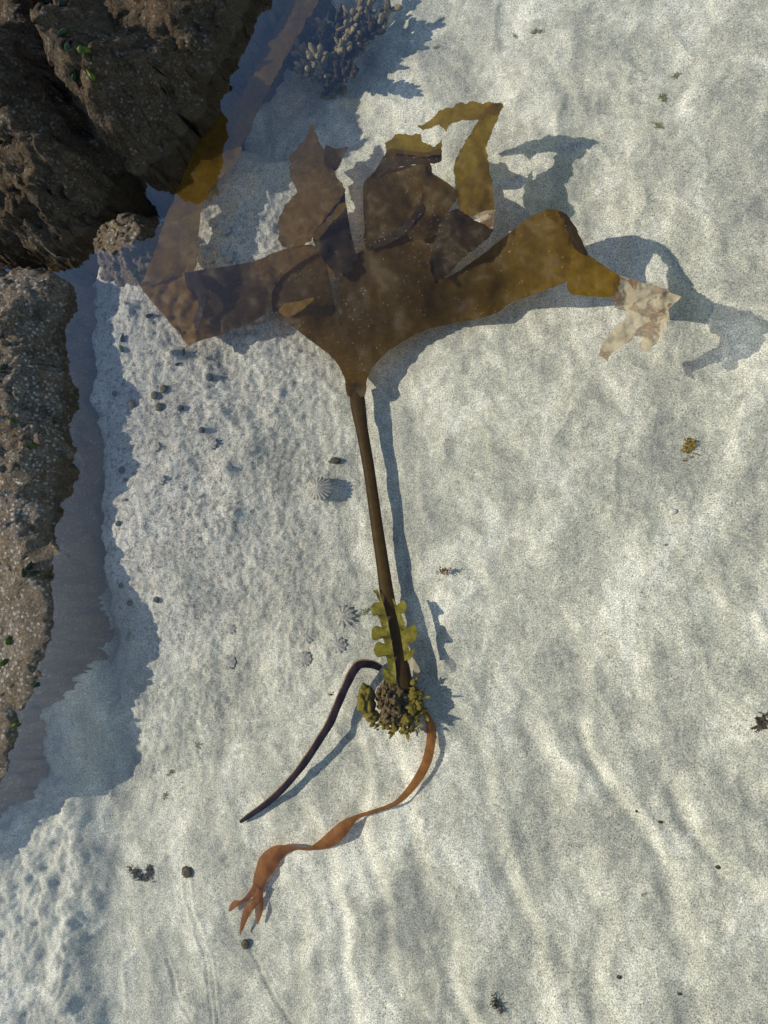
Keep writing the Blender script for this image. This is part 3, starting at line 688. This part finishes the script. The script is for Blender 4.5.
def mussel(px, py, L, ang, label, mat='mussel', group=None):
    p, nrm = surf(px, py); nrm = (nrm+Vector((0,0,.8))).normalized(); p = p+nrm*L*.15
    e = empty('mussel', p, label, 'mussel', group)
    d = Vector((math.cos(R(ang)), math.sin(R(ang)), 0)); d = (d-nrm*d.dot(nrm)).normalized(); s_ = nrm.cross(d)
    for sg in (1, -1):
        vs = []; fs = []; nu, nv = 12, 6
        for i in range(nu+1):
            t_ = i/nu; w_ = L*.30*(math.sin(math.pi*t_**.62))**.8 if 0 < t_ < 1 else 0
            for j in range(nv+1):
                a = math.pi*j/nv
                vs.append(p+d*L*(t_-.5)+nrm*w_*math.cos(a)+s_*sg*(w_*.62*math.sin(a)+.0004))
        for i in range(nu):
            for j in range(nv): q = i*(nv+1)+j; fs.append((q, q+1, q+nv+2, q+nv+1))
        link('shell_half', mesh(vs, fs), M[mat], e)
mussel(137, 273, .022, 60, 'bright green mussel beside the pointed left corner of the kelp', 'green')
mussel(123, 338, .020, 75, 'dark green mussel, upper of the two touching ones by the channel', 'mussel')
mussel(122, 349, .020, 115, 'green mottled mussel, lower of the two touching ones by the channel', 'green')
mussel(150, 316, .018, 20, 'dark mussel on top of the crusted lump under the kelp arm')
mussel(184, 352, .016, 80, 'dark mussel sunk in the knobbly lump below the kelp arm tip')
mussel(178, 364, .012, 30, 'little black mussel low on the knobbly lump below the kelp arm tip')
for a, b2, an, mt_, l in ((5,368,30,'mussel','black mussel at the left edge high on the crusted boulder'), (14,421,-20,'green','dark green mussel under the topmost one on the left edge boulder'),
        (34,447,15,'green','green mussel nearest the waterline on the left edge boulder'), (30,566,60,'mussel','upper black mussel of the tight bunch on the left edge boulder'), (36,573,10,'mussel','right black mussel of the tight bunch on the left edge boulder'), (24,573,100,'mussel','left black mussel of the tight bunch on the left edge boulder'),
        (4,662,40,'green','bright green mussel at the very left edge of the boulder'), (38,684,20,'mussel','shiny black mussel by the waterline low on the left boulder'), (10,640,80,'green','olive mussel just above the bright green one at the left edge'), (17,724,0,'green','olive mussel lowest on the left boulder')):
    mussel(a, b2, .020, an, l, mt_)
for a, b2, an, mt_, l in ((64,34,40,'mussel','upper black mussel in the row down the ridge of the big boulder'), (70,48,100,'mussel','second black mussel down the ridge of the big boulder'), (84,52,20,'green','green mussel on the lit ridge of the big boulder'),
        (76,74,70,'mussel','lowest black mussel in the row down the ridge of the big boulder'), (91,75,120,'green','pale green mussel below the others on the big boulder'), (65,5,60,'mussel','black mussel at the top edge of the picture on the big boulder'), (50,2,0,'mussel','black mussel at the top edge left of the other')):
    mussel(a, b2, .026, an, l, mt_)
def tuft(px, py, size, mat, label, n=12, cat='seaweed', name='algae_tuft', lift=0., flat=.4):
    p = on(px, py)+Vector((0, 0, lift)); mb = MB(); rs_ = random.Random(int(px*3+py))
    ex = rs_.uniform(0, 3.14); ex = Vector((math.cos(ex), math.sin(ex), 0))
    for k in range(n*4):
        a = rs_.uniform(0, 6.28); q = p+ex*size*rs_.gauss(0, .38)+Vector((rs_.gauss(0, .16), rs_.gauss(0, .16), rs_.uniform(0, .15)))*size
        mb.leaf(q, (math.cos(a), math.sin(a), rs_.uniform(0, flat)), (0, 0, 1), size*rs_.uniform(.15, .5), size*rs_.uniform(.07, .2), 3, rs_.uniform(-.1, .6))
    return tag(mb.build(name, M[mat]), label, cat)
tuft(446, 572, .013, 'browntuft', 'brown scrap of weed floating over its shadow right of the stalk', 18, lift=.014, flat=1.)
tuft(689, 446, .020, 'goldtuft', 'golden weed fragment alone on the sand at right', 18)
tuft(537, 32, .013, 'tuft', 'yellow green tuft near the top edge, right one of two')
tuft(515, 36, .010, 'tuft', 'yellow green tuft near the top edge, left one of two', 8)
tuft(437, 48, .011, 'tuft', 'faint green tuft between the bushy clump and the two top tufts', 8)
tuft(676, 76, .012, 'tuft', 'green tuft uppermost in the short line of tufts at upper right')
tuft(663, 99, .014, 'tuft', 'yellow green tuft second in the short line at upper right')
tuft(658, 126, .013, 'tuft', 'green tuft lowest in the short line at upper right')
tuft(763, 722, .020, 'darkfrag', 'dark weed scrap at the right edge of the picture', 22)
tuft(497, 1003, .017, 'darkfrag', 'dark wispy scrap near the bottom edge right of centre', 16)
tuft(138, 874, .020, 'darkfrag', 'left scrap of the dark pair lying on the lower left sand', 26)
tuft(150, 871, .018, 'darkfrag', 'right scrap of the dark pair lying on the lower left sand', 24)
tuft(166, 795, .013, 'tuft', 'olive wisp on the sand between boulder and strap seaweed', 9)
tuft(171, 772, .012, 'tuft', 'olive wisp just above another on the lower left sand', 9)
tuft(198, 745, .011, 'tuft', 'thin green wisp upper right of the two olive ones', 7)
tuft(129, 636, .015, 'tuft', 'flattened grey green sprig below the small black snails', 7)
tuft(365, 612, .012, 'tuft', 'pale green fuzz between the star limpet and the frill', 12)
tuft(332, 694, .009, 'browntuft', 'reddish fuzz left of the strap seaweed bend', 8)
tuft(666, 545, .005, 'browntuft', 'tiny rust brown speck right of centre', 6)
tuft(644, 894, .005, 'goldtuft', 'tiny orange speck on the lower right sand', 6)
# pebbles and shell bits
def pebble(px, py, r_, mat, label, name='pebble', cat='pebble', sq=(1,.7,.5)):
    mb = MB(); mb.blob(on(px, py)+Vector((0, 0, r_*.2)), r_, sq, 12, 8, .2, px); return tag(mb.build(name, M[mat]), label, cat)
pebble(335.5, 461, .013, 'darkfrag', 'oval dark chiton above the large limpet mound', 'chiton', 'chiton', (1,.5,.35))
pebble(673, 512, .007, 'shell', 'white shell fragment on the sand below the golden weed', 'shell_fragment', 'shell')
pebble(126, 480, .006, 'snail', 'dark oval pebble under the black snail by the channel')
pebble(126, 500, .004, 'snail', 'tiny dark pebble lower on the shelf edge by the channel')
pebble(718, 867, .004, 'darkfrag', 'black speck highest on the lower right sand')
pebble(619, 977, .004, 'darkfrag', 'black speck left of another near the bottom right')
pebble(679, 994, .003, 'darkfrag', 'small black speck rightmost near the bottom edge')
pebble(637, 811, .003, 'darkfrag', 'small dark speck left of its pair above the lower right sand')
pebble(660, 822, .0035, 'darkfrag', 'small dark speck right of its pair above the lower right sand')
pebble(497, 104, .001, 'darkfrag', 'x') if False else None
# ------------------------------------------------------------------ light
EL = R(45); SUN = Vector((math.cos(EL)*1., math.cos(EL)*.0, -math.sin(EL)))
ld = bpy.data.lights.new('sun', 'SUN'); ld.energy = 4.2; ld.angle = R(.6); ld.color = (1, .94, .84)
lo = bpy.data.objects.new('sun', ld); COL.objects.link(lo); lo.rotation_euler = SUN.to_track_quat('-Z', 'Y').to_euler()
w = bpy.data.worlds.new('World'); S.world = w; w.use_nodes = True; nt = w.node_tree
sk = nt.nodes.new('ShaderNodeTexSky'); sk.sky_type = 'NISHITA'; sk.sun_disc = False; sk.sun_elevation = EL; sk.sun_rotation = R(270); sk.dust_density = .6; sk.ozone_density = 1.6
bg = nt.nodes['Background']; nt.links.new(sk.outputs[0], bg.inputs[0]); bg.inputs[1].default_value = .15
S.view_settings.view_transform = 'Standard'; S.view_settings.look = 'None'; S.view_settings.exposure = 0; S.view_settings.gamma = 1
S.cycles.max_bounces = 8; S.cycles.transparent_max_bounces = 16
